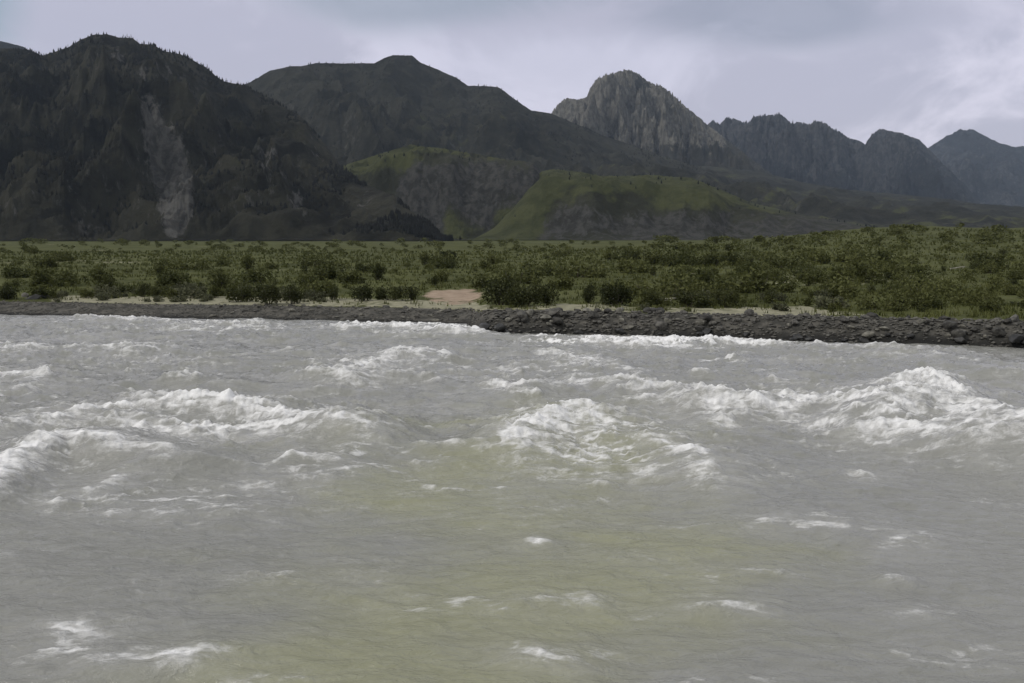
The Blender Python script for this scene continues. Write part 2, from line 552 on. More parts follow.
# ------------------------------------------------------------------ the river
# crest lines of the standing waves: photo points, height, far and near half-width (m), foam strength, foam reach towards
# the camera (m), foam profile along the crest
WAVES = [
    # pts, amp, wb, wf, foam, reach
    ([(-60, 424), (0, 419), (60, 411), (110, 403), (160, 402), (220, 404), (262, 407), (300, 416), (345, 427), (392, 437)],
     0.62, 2.6, 1.1, [0.6, 0.75, 0.85, 0.9, 1.05, 1.05, 1.0, 0.85, 0.75, 0.35], 1.1),
    ([(105, 418), (150, 424), (200, 428), (262, 429), (330, 431), (390, 438)],
     0.28, 1.5, 0.8, [0.4, 0.75, 0.9, 0.9, 0.7, 0.3], 1.4),
    ([(-60, 500), (-5, 470), (20, 453), (50, 441), (75, 438), (112, 444), (150, 446), (190, 458)],
     0.62, 2.0, 0.8, [0.7, 1.0, 1.05, 1.05, 1.0, 0.9, 0.8, 0.3], 0.8),
    ([(500, 446), (512, 434), (532, 420), (560, 411), (590, 408), (606, 416), (622, 432)],
     0.62, 1.6, 1.2, [0.4, 0.9, 0.95, 0.9, 0.9, 0.75, 0.3], 1.9),
    ([(640, 434), (655, 439), (678, 447), (697, 457), (706, 474), (745, 492)],
     0.42, 2.8, 0.9, [0.35, 0.7, 0.9, 0.85, 0.65, 0.35], 0.8),
    ([(520, 462), (560, 470), (610, 468), (660, 470), (720, 482)],
     0.18, 1.2, 1.0, [0.2, 0.45, 0.5, 0.6, 0.2], 1.2),
    ([(628, 397), (640, 391), (668, 390), (700, 398), (722, 412), (738, 432)],
     0.45, 2.2, 1.1, [0.6, 0.8, 0.75, 0.7, 0.85, 0.4], 0.8),
    ([(670, 400), (710, 402), (760, 405), (800, 399), (850, 405), (885, 413)],
     0.32, 1.8, 1.2, [0.5, 0.75, 0.85, 0.95, 0.85, 0.7], 2.6),
    ([(740, 412), (790, 420), (830, 424), (900, 418)],
     0.2, 1.5, 1.0, [0.3, 0.7, 0.6, 0.5], 1.2),
    ([(872, 412), (884, 402), (898, 386), (914, 377), (938, 383), (965, 397), (990, 412), (1024, 426), (1100, 440)],
     0.95, 1.7, 1.9, [0.5, 0.85, 0.95, 0.95, 0.9, 0.85, 0.8, 0.8, 0.6], 2.3),
    ([(850, 424), (890, 430), (950, 440), (1000, 440), (1060, 446)],
     0.38, 2.0, 1.1, [0.4, 0.8, 0.8, 0.95, 0.8], 1.6),
    ([(330, 384), (348, 372), (362, 361), (385, 357), (398, 352), (410, 351), (424, 360)],
     0.36, 2.5, 1.5, [0.5, 0.75, 0.75, 0.6, 0.95, 0.95, 0.3], 2.0),
    ([(425, 370), (445, 376), (470, 372)], 0.25, 2.0, 1.5, [0.3, 0.6, 0.3], 1.6),
    ([(482, 379), (500, 384), (525, 390), (548, 392)], 0.3, 2.5, 1.5, [0.5, 0.8, 0.75, 0.3], 1.0),
    ([(520, 392), (560, 386), (585, 380), (600, 382), (618, 391)], 0.35, 2.2, 1.4, [0.3, 0.5, 0.8, 0.8, 0.3], 1.5),
    ([(525, 352), (560, 350), (590, 358), (622, 365)], 0.3, 3.0, 2.0, [0.5, 0.6, 0.7, 0.4], 2.4),
    ([(686, 373), (700, 371), (730, 369)], 0.3, 2.5, 1.5, [0.6, 0.7, 0.5], 1.5),
    ([(750, 378), (775, 378), (800, 378), (845, 381)], 0.25, 2.5, 1.5, [0.3, 0.6, 0.3, 0.5], 1.2),
    ([(-40, 348), (0, 347), (22, 348), (40, 353)], 0.35, 3.5, 2.0, [0.6, 0.7, 0.7, 0.3], 2.8),
    ([(-40, 370), (0, 371), (30, 371), (55, 382)], 0.35, 3.0, 1.7, [0.6, 0.65, 0.7, 0.4], 1.4),
    ([(-30, 392), (10, 388), (50, 385)], 0.2, 2.5, 1.4, [0.5, 0.55, 0.4], 1.0),
    ([(140, 352), (160, 347), (172, 350)], 0.3, 3.0, 2.0, [0.4, 0.7, 0.4], 2.4),
    ([(160, 380), (178, 378), (195, 380)], 0.25, 2.5, 1.5, [0.4, 0.75, 0.4], 1.3),
    ([(205, 377), (222, 380), (250, 385)], 0.2, 2.5, 1.5, [0.3, 0.5, 0.3], 0.8),
    ([(90, 345), (110, 347), (130, 352)], 0.25, 3.0, 2.0, [0.3, 0.5, 0.3], 2.0),
    ([(262, 348), (285, 348), (335, 346)], 0.25, 3.0, 2.0, [0.6, 0.5, 0.5], 1.6),
    ([(290, 375), (310, 372), (330, 380)], 0.2, 2.5, 1.5, [0.3, 0.5, 0.3], 1.6),
    ([(170, 326), (190, 328), (215, 330)], 0.3, 4.0, 3.0, [0.5, 0.75, 0.5], 1.4),
    ([(225, 326), (245, 325), (262, 324)], 0.35, 4.0, 3.0, [0.5, 0.8, 0.5], 2.5),
    ([(85, 318.5), (105, 316.5), (125, 318.5), (150, 319.5), (185, 320), (240, 320.5), (268, 322)], 0.3, 2.0, 2.5,
     [0.6, 0.95, 0.8, 0.75, 0.7, 0.85, 0.5], 1.4),
    ([(330, 329), (352, 326), (385, 324.5), (420, 327), (450, 331), (470, 334)], 0.35, 3.0, 3.0,
     [0.5, 0.85, 0.9, 0.9, 0.9, 0.9], 1.2),
    ([(455, 333), (478, 333), (495, 335), (540, 334), (580, 336), (620, 338), (665, 338.5), (700, 339), (745, 341), (800, 343.5),
      (880, 346), (950, 348), (1030, 350)], 0.22, 1.0, 1.6,
     [0.7, 0.95, 0.6, 0.85, 0.95, 1.15, 1.2, 1.15, 0.95, 0.75, 0.5, 0.5, 0.45], 1.1),
    ([(585, 340), (620, 343), (660, 345), (700, 343)], 0.15, 1.2, 1.4, [0.4, 1.0, 1.0, 0.4], 1.2),
    ([(860, 351), (900, 353), (940, 354)], 0.2, 2.0, 1.5, [0.4, 0.65, 0.4], 1.0),
    ([(990, 371), (1010, 370), (1035, 372)], 0.25, 2.0, 1.5, [0.3, 0.6, 0.4], 1.2),
    ([(270, 458), (300, 461), (330, 464), (360, 468)], 0.2, 1.5, 0.8, [0.4, 0.75, 0.5, 0.2], 0.35),
    ([(68, 492), (95, 485), (118, 476), (135, 473)], 0.22, 1.0, 0.7, [0.3, 0.65, 0.8, 0.5], 0.6),
    ([(15, 480), (30, 476), (42, 474)], 0.15, 1.0, 0.6, [0.3, 0.6, 0.3], 0.4),
    ([(40, 503), (58, 499), (75, 502)], 0.14, 1.0, 0.6, [0.3, 0.7, 0.3], 0.35),
    ([(95, 508), (130, 507), (155, 507), (200, 510)], 0.14, 1.0, 0.6, [0.4, 0.75, 0.8, 0.4], 0.4),
    ([(220, 506), (260, 503), (285, 505)], 0.14, 1.0, 0.6, [0.4, 0.65, 0.5], 0.4),
    ([(230, 482), (265, 480), (310, 478), (335, 482)], 0.14, 1.2, 0.7, [0.3, 0.65, 0.55, 0.3], 0.6),
    ([(430, 452), (448, 451), (462, 454)], 0.14, 1.4, 0.7, [0.4, 0.65, 0.3], 0.3),
    ([(590, 485), (600, 483), (610, 486)], 0.15, 1.0, 0.6, [0.4, 0.75, 0.3], 0.35),
    ([(515, 540), (540, 539), (556, 541)], 0.12, 0.9, 0.5, [0.3, 0.6, 0.3], 0.25),
    ([(500, 600), (530, 599), (560, 598), (588, 596), (600, 593), (612, 595)], 0.17, 0.7, 0.35,
     [0.45, 0.5, 0.45, 0.5, 1.0, 0.4], 0.35),
    ([(500, 652), (530, 652), (548, 658), (575, 660), (600, 660)], 0.12, 0.6, 0.35, [0.4, 0.6, 0.75, 0.6, 0.3], 0.28),
    ([(745, 525), (762, 522), (800, 523), (845, 525), (870, 528)], 0.16, 1.2, 0.6, [0.4, 0.7, 0.55, 0.5, 0.3], 0.5),
    ([(868, 542), (890, 539), (915, 533), (935, 524)], 0.15, 1.0, 0.6, [0.35, 0.55, 0.6, 0.4], 0.5),
    ([(880, 580), (895, 575), (905, 580)], 0.13, 0.8, 0.5, [0.35, 0.6, 0.3], 0.35),
    ([(675, 605), (720, 604), (760, 604), (790, 606)], 0.12, 0.8, 0.5, [0.4, 0.55, 0.45, 0.3], 0.25),
    ([(845, 613), (900, 611), (950, 612)], 0.1, 0.8, 0.5, [0.2, 0.35, 0.2], 0.25),
    ([(840, 478), (852, 474), (865, 476), (880, 482)], 0.14, 1.2, 0.7, [0.4, 0.55, 0.5, 0.3], 0.5),
    ([(46, 645), (62, 630), (80, 624), (98, 630), (120, 645)], 0.09, 0.7, 0.6, [0.5, 0.65, 0.65, 0.6, 0.4], 0.8),
    ([(48, 655), (70, 652), (100, 656), (135, 654), (160, 655), (190, 652), (225, 648), (280, 644)], 0.14, 0.6, 0.35,
     [0.4, 0.75, 0.75, 0.65, 0.75, 0.7, 0.45, 0.2], 0.35),
]


def build_river():
    ys = []
    y = 7.0
    while y < 100:
        ys.append(y)
        y += min(0.24, max(0.02, y * y / 6500.0 * 0.75))
    ys = np.array(ys)
    us = np.linspace(-0.78, 0.78, 1500)
    U, Y = np.meshgrid(us, ys)
    X = U * (Y + 9.0)
    # chop: sharp-crested short waves that travel mostly along and a little across the river
    mid = sstep(Y, 18, 40)
    ax = X + 1.6 * fbm(X / 9, Y / 9, 3, 21); ay = Y + 1.6 * fbm(X / 9, Y / 9, 3, 24)
    Z = 0.34 * (0.5 + 0.5 * mid) * fbm(ax / 8.5, ay / 5.2, 3, 1)
    r = ridged(ax / 4.2, ay / 2.6, 4, 2)
    Z += (0.10 + 0.24 * mid) * (r - 0.5)
    Z += 0.10 * (1 - mid) * fbm(ax / 3.4 + 4.0, ay / 1.9, 3, 12) + 0.035 * (1 - mid) * ridged(ax / 1.5, ay / 0.8, 3, 13)
    Z += (0.055 + 0.06 * mid) * fbm(ax / 1.3, ay / 0.75, 4, 3)
    foam = np.zeros_like(Z); aer = np.zeros_like(Z)
    warp = 0.55 * fbm(X / 1.7, Y / 1.7, 4, 41)
    warp2 = fbm(X / 5.0, Y / 5.0, 3, 44)
    lump = np.zeros_like(Z)
    for i, (pts, amp, wb, wf, fs, reach) in enumerate(WAVES):
        p = np.array(pts, float)
        wx, wy = at(p[:, 0], p[:, 1], amp * 0.75)
        # a smooth crest through the points
        k = len(wx)
        q = np.linspace(0, k - 1, min(4 * (k - 1), 28) + 1)
        i0 = np.minimum(q.astype(int), k - 2); fr = q - i0

        def cr(v):
            e = np.concatenate([[2 * v[0] - v[1]], v, [2 * v[-1] - v[-2]]])
            p0, p1, p2, p3 = e[i0], e[i0 + 1], e[i0 + 2], e[i0 + 3]
            return 0.5 * (2 * p1 + (p2 - p0) * fr + (2 * p0 - 5 * p1 + 4 * p2 - p3) * fr ** 2 + (3 * p1 - p0 - 3 * p2 + p3) * fr ** 3)
        cx_, cy_ = cr(wx), cr(wy)
        cf = np.interp(q, np.arange(k), np.array(fs))
        seg = np.hypot(np.diff(cx_), np.diff(cy_)); arc = np.concatenate([[0], np.cumsum(seg)]); L = arc[-1]
        wb, wf, reach = min(wb, 0.45 * L), min(wf, 0.30 * L), min(reach, 0.30 * L)
        sc = min(1.0, amp / 0.4)
        mx = max(3 * wb, 3 * wf, 3 * reach) + 0.8
        m = (X > cx_.min() - mx) & (X < cx_.max() + mx) & (Y > cy_.min() - mx) & (Y < cy_.max() + mx)
        rr = np.where(m.any(1))[0]; cc = np.where(m.any(0))[0]
        if len(rr) == 0 or len(cc) == 0:
            continue
        sl = (slice(rr[0], rr[-1] + 1), slice(cc[0], cc[-1] + 1))
        x = X[sl] + 0.5 * warp[sl]; yy = Y[sl] + 0.5 * warp[sl]
        hz = np.zeros(x.shape); fo = np.zeros(x.shape); wd = np.zeros(x.shape)
        endt = min(1.4, L * 0.3)
        for j in range(len(seg)):
            tx, ty = (cx_[j + 1] - cx_[j]) / seg[j], (cy_[j + 1] - cy_[j]) / seg[j]
            rx_, ry_ = x - cx_[j], yy - cy_[j]
            tt = np.clip(rx_ * tx + ry_ * ty, 0, seg[j])
            ox, oy = rx_ - tt * tx, ry_ - tt * ty
            d = np.sqrt(ox * ox + oy * oy) + 1e-6
            far = sstep((rx_ * -ty + ry_ * tx) / d, -1.0, 1.0)      # 1 behind the crest, 0 on the camera's side
            al = arc[j] + tt
            tap = sstep(al, 0, endt) * (1 - sstep(al, L - endt, L))
            fa = (cf[j] + (cf[j + 1] - cf[j]) * tt / seg[j]) * tap
            hz = np.maximum(hz, (0.65 * tap + 0.35 * np.clip(fa, 0, 1)) * np.exp(-(d / (1.4 * wf + (wb - 1.4 * wf) * far)) ** 2))
            fo = np.maximum(fo, fa * np.exp(-(d / (reach + (0.16 + 0.12 * wb * sc - reach) * far)) ** 2))
            wd = np.maximum(wd, np.clip(fa, 0, 1) * np.exp(-(d / (1.9 * reach + (0.6 * wb - 1.9 * reach) * far)) ** 2))
        Z[sl] += 0.95 * amp * hz * (1 + 0.5 * warp2[sl])
        foam[sl] = np.maximum(foam[sl], fo)
        aer[sl] = np.maximum(aer[sl], wd)
    # loose foam flecks and wisps carried along between the waves, thicker in the far half
    fl = ridged(ax / 3.2, ay / 2.2, 4, 52)
    pk = sstep(fbm(X / 7.0, Y / 9.0, 3, 57), -0.05, 0.5)
    foam = np.maximum(foam, sstep(fl, 0.50, 0.90) * pk * (0.16 + 0.62 * mid))
    foam = np.maximum(foam, 0.6 * mid * sstep(Z, 0.16, 0.42) * sstep(r, 0.40, 0.75))
    aer = np.maximum(aer, 0.5 * mid * sstep(warp2, -0.15, 0.35))
    aer = aer * (0.75 + 0.25 * mid)
    # foam breaks into strands and holes carried by the current
    st = ridged((X + 0.9 * warp) / 2.6, (Y + 0.9 * fbm(X / 2.3, Y / 2.3, 3, 66)) / 1.25, 5, 67, 0.62)
    st2 = fbm(X / 0.9 + 0.5 * warp, Y / 0.6, 4, 69, 0.6)
    # broad churned stretches round the big waves, drawn out in thin streaks along the current
    wz = np.zeros_like(Z)
    for cx, cy, rx, ry, k in ((200, 424, 210, 30, 0.62), (60, 462, 120, 36, 0.5), (590, 445, 130, 42, 0.62), (900, 425, 150, 42, 0.68),
                              (760, 405, 130, 24, 0.5), (390, 368, 130, 26, 0.45), (120, 360, 170, 26, 0.40), (570, 372, 130, 26, 0.45),
                              (180, 500, 190, 26, 0.45), (330, 470, 150, 26, 0.40), (820, 360, 200, 20, 0.32), (230, 328, 170, 8, 0.5), (665, 341, 105, 4.5, 2.6), (410, 327, 90, 4, 1.3), (460, 331, 40, 3, 2.0),
                              (650, 344, 190, 8, 0.6), (400, 330, 110, 8, 0.5), (85, 645, 70, 26, 0.5), (200, 655, 90, 10, 0.35),
                              (560, 602, 70, 12, 0.3), (560, 655, 80, 14, 0.3), (830, 530, 120, 20, 0.32), (540, 510, 130, 26, 0.25),
                              (720, 470, 90, 30, 0.35)):
        ex0, ey0 = at(cx, cy - ry, 0.0); ex1, ey1 = at(cx, min(cy + ry, 700), 0.0); ex, ey = at(cx, cy, 0.0)
        rxw = rx / 1000.0 * ey
        dy = np.where(Y > ey, (Y - ey) / max(ey0 - ey, 0.1), (Y - ey) / max(ey - ey1, 0.1))
        e = ((X - ex) / rxw) ** 2 + dy ** 2
        wz = np.maximum(wz, k * np.exp(-0.9 * e))
    wz = np.maximum(wz, 0.34 * sstep(fbm(X / 4.5 + 3.0, Y / 2.2, 3, 88), 0.0, 0.45))
    s1 = ridged((X + 1.1 * warp) / 2.4, (Y + 1.3 * fbm(X / 3.1, Y / 3.1, 4, 75)) / 0.85, 5, 76, 0.66)
    s2 = ridged((X + 0.6 * warp) / 0.9, (Y + 0.7 * fbm(X / 1.2, Y / 1.2, 3, 78)) / 0.42, 4, 79, 0.66)
    streak = sstep(0.6 * s1 + 0.4 * s2, 0.34, 0.78)
    foam = foam * np.clip(0.40 + 0.6 * st + 0.7 * st2 + 0.75 * streak, 0.08, 1.35)
    foam = np.maximum(foam, wz * (0.08 + 1.5 * streak))
    aer = np.maximum(aer, 1.1 * wz * (0.35 + 0.65 * streak))
    aer = aer * np.clip(0.45 + 0.75 * st + 0.5 * st2, 0.1, 1.2)
    # churned lumps wherever there is foam
    lum = 0.6 * np.abs(perlin(X / 0.75, Y / 0.75, 61)) + 0.4 * np.abs(perlin(X / 0.33, Y / 0.33, 62)) + 0.6 * fbm(X / 1.6, Y / 1.6, 2, 63)
    lum = lum + 0.38 * fbm(X / 0.55, Y / 0.55, 3, 64, 0.6)
    Z += np.clip(foam, 0, 1) * (0.12 + 0.30 * mid) * (lum - 0.15)
    # a calmer strip where the river meets its banks
    shore = Y - shore_y(X)
    Z = Z * (1 - 0.75 * sstep(shore, -4, 0.0))
    Z = Z - 0.02
    # olive silt shows in the slick upwellings of the middle and lower right
    px, py = project(X, Y, Z * 0)
    olive = np.exp(-(((px - 560) / 260) ** 2 + ((py - 580) / 95) ** 2)) + 0.75 * np.exp(-(((px - 600) / 120) ** 2 + ((py - 440) / 40) ** 2)) \
        + 0.6 * np.exp(-(((px - 420) / 130) ** 2 + ((py - 460) / 50) ** 2)) + 0.8 * np.exp(-(((px - 330) / 260) ** 2 + ((py - 670) / 60) ** 2))
    olive = np.clip(olive, 0, 1)
    structure(link('river_water', grid_mesh('river_water', X, Y, Z, mat_water(), dict(foam=foam, aer=aer, olive=olive))))

    # drops thrown up by the breaking crests
    rng = np.random.default_rng(5)
    V = []; F = []
    base = np.array([(1, 0, 0), (-1, 0, 0), (0, 1, 0), (0, -1, 0), (0, 0, 1), (0, 0, -1)], float)
    tri = np.array([(0, 2, 4), (2, 1, 4), (1, 3, 4), (3, 0, 4), (2, 0, 5), (1, 2, 5), (3, 1, 5), (0, 3, 5)])
    cnt = 0
    for pts, top, num, amp in ((([(884, 402), (898, 388), (914, 379), (938, 385), (960, 397)]), 0.3, 220, 1.0),
                               (([(516, 432), (532, 420), (560, 411), (596, 409)]), 0.2, 120, 0.6),
                               (([(394, 354), (402, 352), (412, 352)]), 0.2, 60, 0.4),
                               (([(110, 404), (160, 403), (220, 405)]), 0.12, 60, 0.55)):
        p = np.array(pts, float)
        wx, wy = at(p[:, 0], p[:, 1], amp)
        for _ in range(num):
            q = rng.random() * (len(pts) - 1); i = int(q); f = q - i
            x = wx[i] + (wx[i + 1] - wx[i]) * f + rng.normal(0, 0.25)
            y = wy[i] + (wy[i + 1] - wy[i]) * f + rng.normal(0, 0.35)
            jj = int(np.argmin(np.abs(ys - y))); ii = int(np.argmin(np.abs(X[jj] - x)))
            z = Z[jj, ii] + abs(rng.normal(0, top * 0.45))
            s = rng.uniform(0.008, 0.026)
            V.append(base * s + (x, y, z)); F.append(tri + cnt * 6); cnt += 1
    me = raw_mesh('spray', np.concatenate(V), np.concatenate(F), 3,
                  mat_plain('spray_water', (0.8, 0.8, 0.8), (0.85, 0.85, 0.85), 5.0, 0.6), True)
    stuff(link('spray', me))


# ------------------------------------------------------------------ mountains
def mountain(sky, Yr, Yf, zf, mat, seed, nu=700, nv=170, back=0.55, rough=0.30, gully=90.0, jit=1.0, prof=1.15,
             u_pad=0.06, cover=None, ksm=1.5, scarp=None, spur=None, meander=0.10, ridge_noise=0.10, sharp=1.0):
    p = np.array(sky, float)
    su, sv = uv(p[:, 0], p[:, 1])
    us = np.linspace(su[0], su[-1], nu)
    vt = np.interp(us, su, sv)
    vt = vt + jit / 1000.0 * (2.2 * fbm(us * 38, us * 0 + seed, 5, seed, 0.62))
    t = np.concatenate([np.linspace(0, 1, nv), np.linspace(1, 1 + back, nv // 4)[1:]])
    U, T = np.meshgrid(us, t)
    yr = Yr * (1 + meander * fbm(us * 6, us * 0 + 1.7, 3, seed + 3))
    if spur:
        yr = yr * (1 - spur[2] * sstep(us, uv(spur[0], 200)[0], uv(spur[1], 200)[0]))
    yf = Yf * (1 + 0.06 * fbm(us * 9, us * 0 + 4.2, 3, seed + 4))
    Y = yf[None, :] + (yr - yf)[None, :] * T
    X = U * Y
    zr = H + vt * yr
    pr = np.where(T <= 1, T ** prof, 1 - 0.9 * (T - 1) ** 1.2)
    if scarp:
        k0, ta, tb = scarp
        tw = T + 0.03 * fbm(U * 22, T * 2.0, 2, seed + 50)
        pr = np.where(T <= 1, k0 * sstep(tw, ta, tb) + (1 - k0) * T, pr)
    hgt = np.maximum(zr - zf, 2.0)
    # spurs and gullies: ridged noise stretched down the slope, warped so that it branches
    wx = X + gully * 0.7 * fbm(X / (gully * 2.2), Y / (gully * 2.2), 3, seed + 8)
    wy = Y + gully * 0.7 * fbm(X / (gully * 2.2), Y / (gully * 2.2), 3, seed + 12)
    sp = ridged(wx / (gully * 2.4), wy / (gully * 5.0), 3, seed + 20) - 0.45
    sm = ridged(wx / gully, wy / (gully * 1.7), 6, seed + 30) - 0.45
    env = np.sin(np.pi * (0.10 + 0.90 * np.clip(T, 0, 1)) ** 0.8) * 0.85 * sstep(T, 0.0, 0.04) + ridge_noise * sstep(T, 0.5, 1.0)
    Z = zf + hgt[None, :] * (pr + env * rough * (0.95 * sp + 0.75 * sm * sharp))
    Z = np.maximum(Z, zf - 3 + 3 * pr)
    # fit the crest to the skyline
    with np.errstate(divide='ignore', invalid='ignore'):
        k = np.where(Z > zf + 0.15 * hgt[None, :], (vt[None, :] * Y + H - zf) / (Z - zf), 1e9).min(0)
    k = smooth(np.clip(k, 0.2, 3.0), ksm)
    Z = zf + (Z - zf) * k[None, :]
    px, py = project(X, Y, Z)
    dzy, dzx = np.gradient(Z)
    dX = np.gradient(X, axis=1); dY = np.gradient(Y, axis=0)
    slope = np.sqrt((dzy / np.maximum(dY, 1e-3)) ** 2 + (dzx / np.maximum(dX, 1e-3)) ** 2)
    rock = np.zeros_like(Z); grass = np.zeros_like(Z)
    if cover:
        rock, grass = cover(px, py, slope, X, Y, T, sm)
    o = structure(link('mountain', grid_mesh('mountain', X, Y, Z, mat, dict(rock=rock, grass=grass))))
    return dict(o=o, X=X, Y=Y, Z=Z, T=T, rock=rock, grass=grass, px=px, py=py, nv=nv)


def soft_poly(px, py, poly, X, Y, amt=6.0):
    jx = amt * fbm(X / 70.0, Y / 70.0, 4, 91); jy = amt * fbm(X / 70.0, Y / 70.0, 4, 95)
    m = in_poly(px + jx, py + jy, poly).astype(float)
    m = np.apply_along_axis(smooth, 0, m, 3.5)
    return np.apply_along_axis(smooth, 1, m, 5.0)


WOOD = ((0.0085, 0.0086, 0.0058), (0.0320, 0.0310, 0.0215))  # dark woodland, with the cloud shadow over it put into the low albedo


def build_mountains():
    M = {}
    # dark wooded mountain at the left, its spur running down to the meadow
    mA = mat_mountain('dark_wooded_slope', WOOD[0], WOOD[1], (0.046, 0.045, 0.042), (0.096, 0.094, 0.088), (0.04, 0.045, 0.02), (0.06, 0.065, 0.03))

    def covA(px, py, sl, X, Y, T, sm):
        scar = soft_poly(px, py, [(138, 92), (147, 98), (154, 114), (167, 132), (182, 152), (189, 180), (190, 215), (186, 236), (172, 238),
                                  (160, 195), (153, 160), (148, 128)], X, Y, 5)
        s2 = soft_poly(px, py, [(255, 150), (270, 150), (276, 178), (264, 178)], X, Y, 6) + soft_poly(px, py, [(288, 186), (304, 188), (306, 232), (296, 228)], X, Y, 6)
        s3 = soft_poly(px, py, [(115, 50), (128, 50), (128, 64), (115, 64)], X, Y, 4) + soft_poly(px, py, [(360, 188), (380, 190), (372, 212), (360, 212)], X, Y, 5)
        rock = 1.25 * scar + 0.5 * np.clip(s2 + s3, 0, 1) + 0.30 * sstep(sl, 0.95, 1.9)
        return rock, 0 * px
    M['A'] = mountain([(-420, 120), (-260, 60), (-140, 75), (-60, 58), (0, 48), (30, 50), (42, 55), (52, 53), (66, 48), (80, 40), (94, 34.5), (106, 34), (118, 37.5),
                       (132, 38), (140, 44), (154, 45), (163, 51), (180, 54), (190, 58), (200, 65), (208, 69), (216, 76), (224, 81), (240, 84),
                       (262, 94), (300, 116), (328, 148), (344, 170), (362, 183), (394, 195), (404, 206), (428, 223), (444, 240), (452, 244)],
                      1900, 1000, 1.0, mA, 11, nu=900, nv=220, rough=0.44, gully=95, cover=covA, jit=0.8, spur=(225, 440, 0.42))
    # broad mountain behind it
    mB = mat_mountain('grey_wooded_slope', (0.016, 0.0160, 0.0115), (0.034, 0.0335, 0.0255), (0.050, 0.049, 0.045), (0.080, 0.079, 0.073), (0.045, 0.049, 0.020), (0.06, 0.064, 0.027))  # wood tones lowered too, in place of a cast cloud shadow
    M['B'] = mountain([(60, 150), (180, 100), (230, 88), (246, 84), (258, 78), (270, 70.5), (290, 66), (303, 66), (316, 63), (374, 63.5), (384, 58), (394, 55),
                       (412, 55.5), (421, 63), (440, 70), (456, 77.5), (468, 86), (485, 86), (498, 87), (512, 97), (531, 110.5), (550, 113),
                       (600, 134), (650, 152), (700, 168), (770, 192), (830, 225)],
                      3100, 1900, 2.0, mB, 27, nu=800, nv=200, rough=0.38, gully=170, jit=0.6,
                      cover=lambda px, py, sl, X, Y, T, sm: (0.35 * sstep(sl, 0.9, 1.8), 0.15 * soft_poly(px, py, [(400, 110), (560, 120), (640, 165), (420, 150)], X, Y)))
    # green bench in front with a cliffy face
    mE = mat_mountain('grassy_bench', (0.023, 0.0240, 0.0150), (0.042, 0.0430, 0.030), (0.027, 0.0268, 0.024), (0.058, 0.0572, 0.053), (0.034, 0.0385, 0.0155), (0.060, 0.065, 0.0275), 1.3)

    def covE1(px, py, sl, X, Y, T, sm):
        g = soft_poly(px, py, [(325, 150), (380, 155), (412, 142), (455, 146), (545, 160), (545, 164), (455, 154), (412, 158), (405, 172), (370, 182), (335, 172)], X, Y, 4)
        g2 = soft_poly(px, py, [(438, 206), (452, 204), (462, 218), (484, 226), (490, 250), (446, 250)], X, Y, 8) + soft_poly(px, py, [(498, 205), (560, 180), (560, 250), (490, 250)], X, Y, 6)
        g = np.clip(0.85 * g + 0.75 * g2, 0, 1)
        rock = np.clip(0.45 + 0.5 * sstep(sl, 0.35, 1.0), 0, 1) * (1 - g) * soft_poly(px, py, [(395, 160), (545, 164), (545, 215), (440, 245), (395, 200)], X, Y)
        return rock, g
    M['E1'] = mountain([(296, 243), (312, 205), (326, 175), (342, 166), (376, 155), (411, 144.5), (452, 150), (500, 158), (534, 163), (546, 180), (556, 205), (566, 228), (576, 243)],
                       1900, 1320, 1.0, mE, 43, nu=420, nv=150, rough=0.16, gully=60, jit=0.6, cover=covE1, ridge_noise=0.02, scarp=(0.62, 0.03, 0.26))

    def covE2(px, py, sl, X, Y, T, sm):
        g = soft_poly(px, py, [(455, 250), (505, 205), (530, 160), (560, 160), (605, 170), (700, 172), (770, 205), (800, 216), (720, 208), (640, 206),
                               (600, 204), (585, 192), (560, 200), (545, 225), (530, 250)], X, Y, 4)
        rock = np.clip(0.62 + 0.4 * sstep(sl, 0.35, 0.9), 0, 1) * (1 - g) * soft_poly(px, py, [(548, 196), (640, 200), (760, 208), (860, 226), (940, 250), (535, 250)], X, Y)
        return rock, 0.95 * g
    M['E2'] = mountain([(452, 244), (474, 237), (494, 226), (512, 207), (528, 184), (542, 171), (558, 169), (578, 172), (602, 176), (650, 175), (692, 178), (722, 190),
                        (752, 203), (792, 212), (832, 220), (882, 229), (932, 237), (980, 243)],
                       1950, 1120, 1.0, mE, 57, nu=520, nv=150, rough=0.14, gully=60, jit=0.6, cover=covE2, ridge_noise=0.02, scarp=(0.50, 0.02, 0.16))
    # dark apron below the peaks
    M['F'] = mountain([(480, 160), (560, 152), (640, 160), (700, 166), (760, 171), (800, 182), (860, 191), (930, 197), (985, 204), (1040, 208), (1200, 200), (1400, 190)],
                      3600, 1700, 2.0, mB, 63, nu=700, nv=180, rough=0.40, gully=190, jit=0.8, prof=1.0,
                      cover=lambda px, py, sl, X, Y, T, sm: (0.30 * sstep(sl, 0.5, 1.1), 0.22 + 0.15 * sstep(py, 205, 228)))
    # bare rock peak
    mC = mat_mountain('bare_grey_rock', (0.0313, 0.0310, 0.0253), (0.0542, 0.0520, 0.0434), (0.0886, 0.0850, 0.0741), (0.1720, 0.1630, 0.1401), (0.0521, 0.0500, 0.0271), (0.0625, 0.0600, 0.0362), 0.8, 1.4)
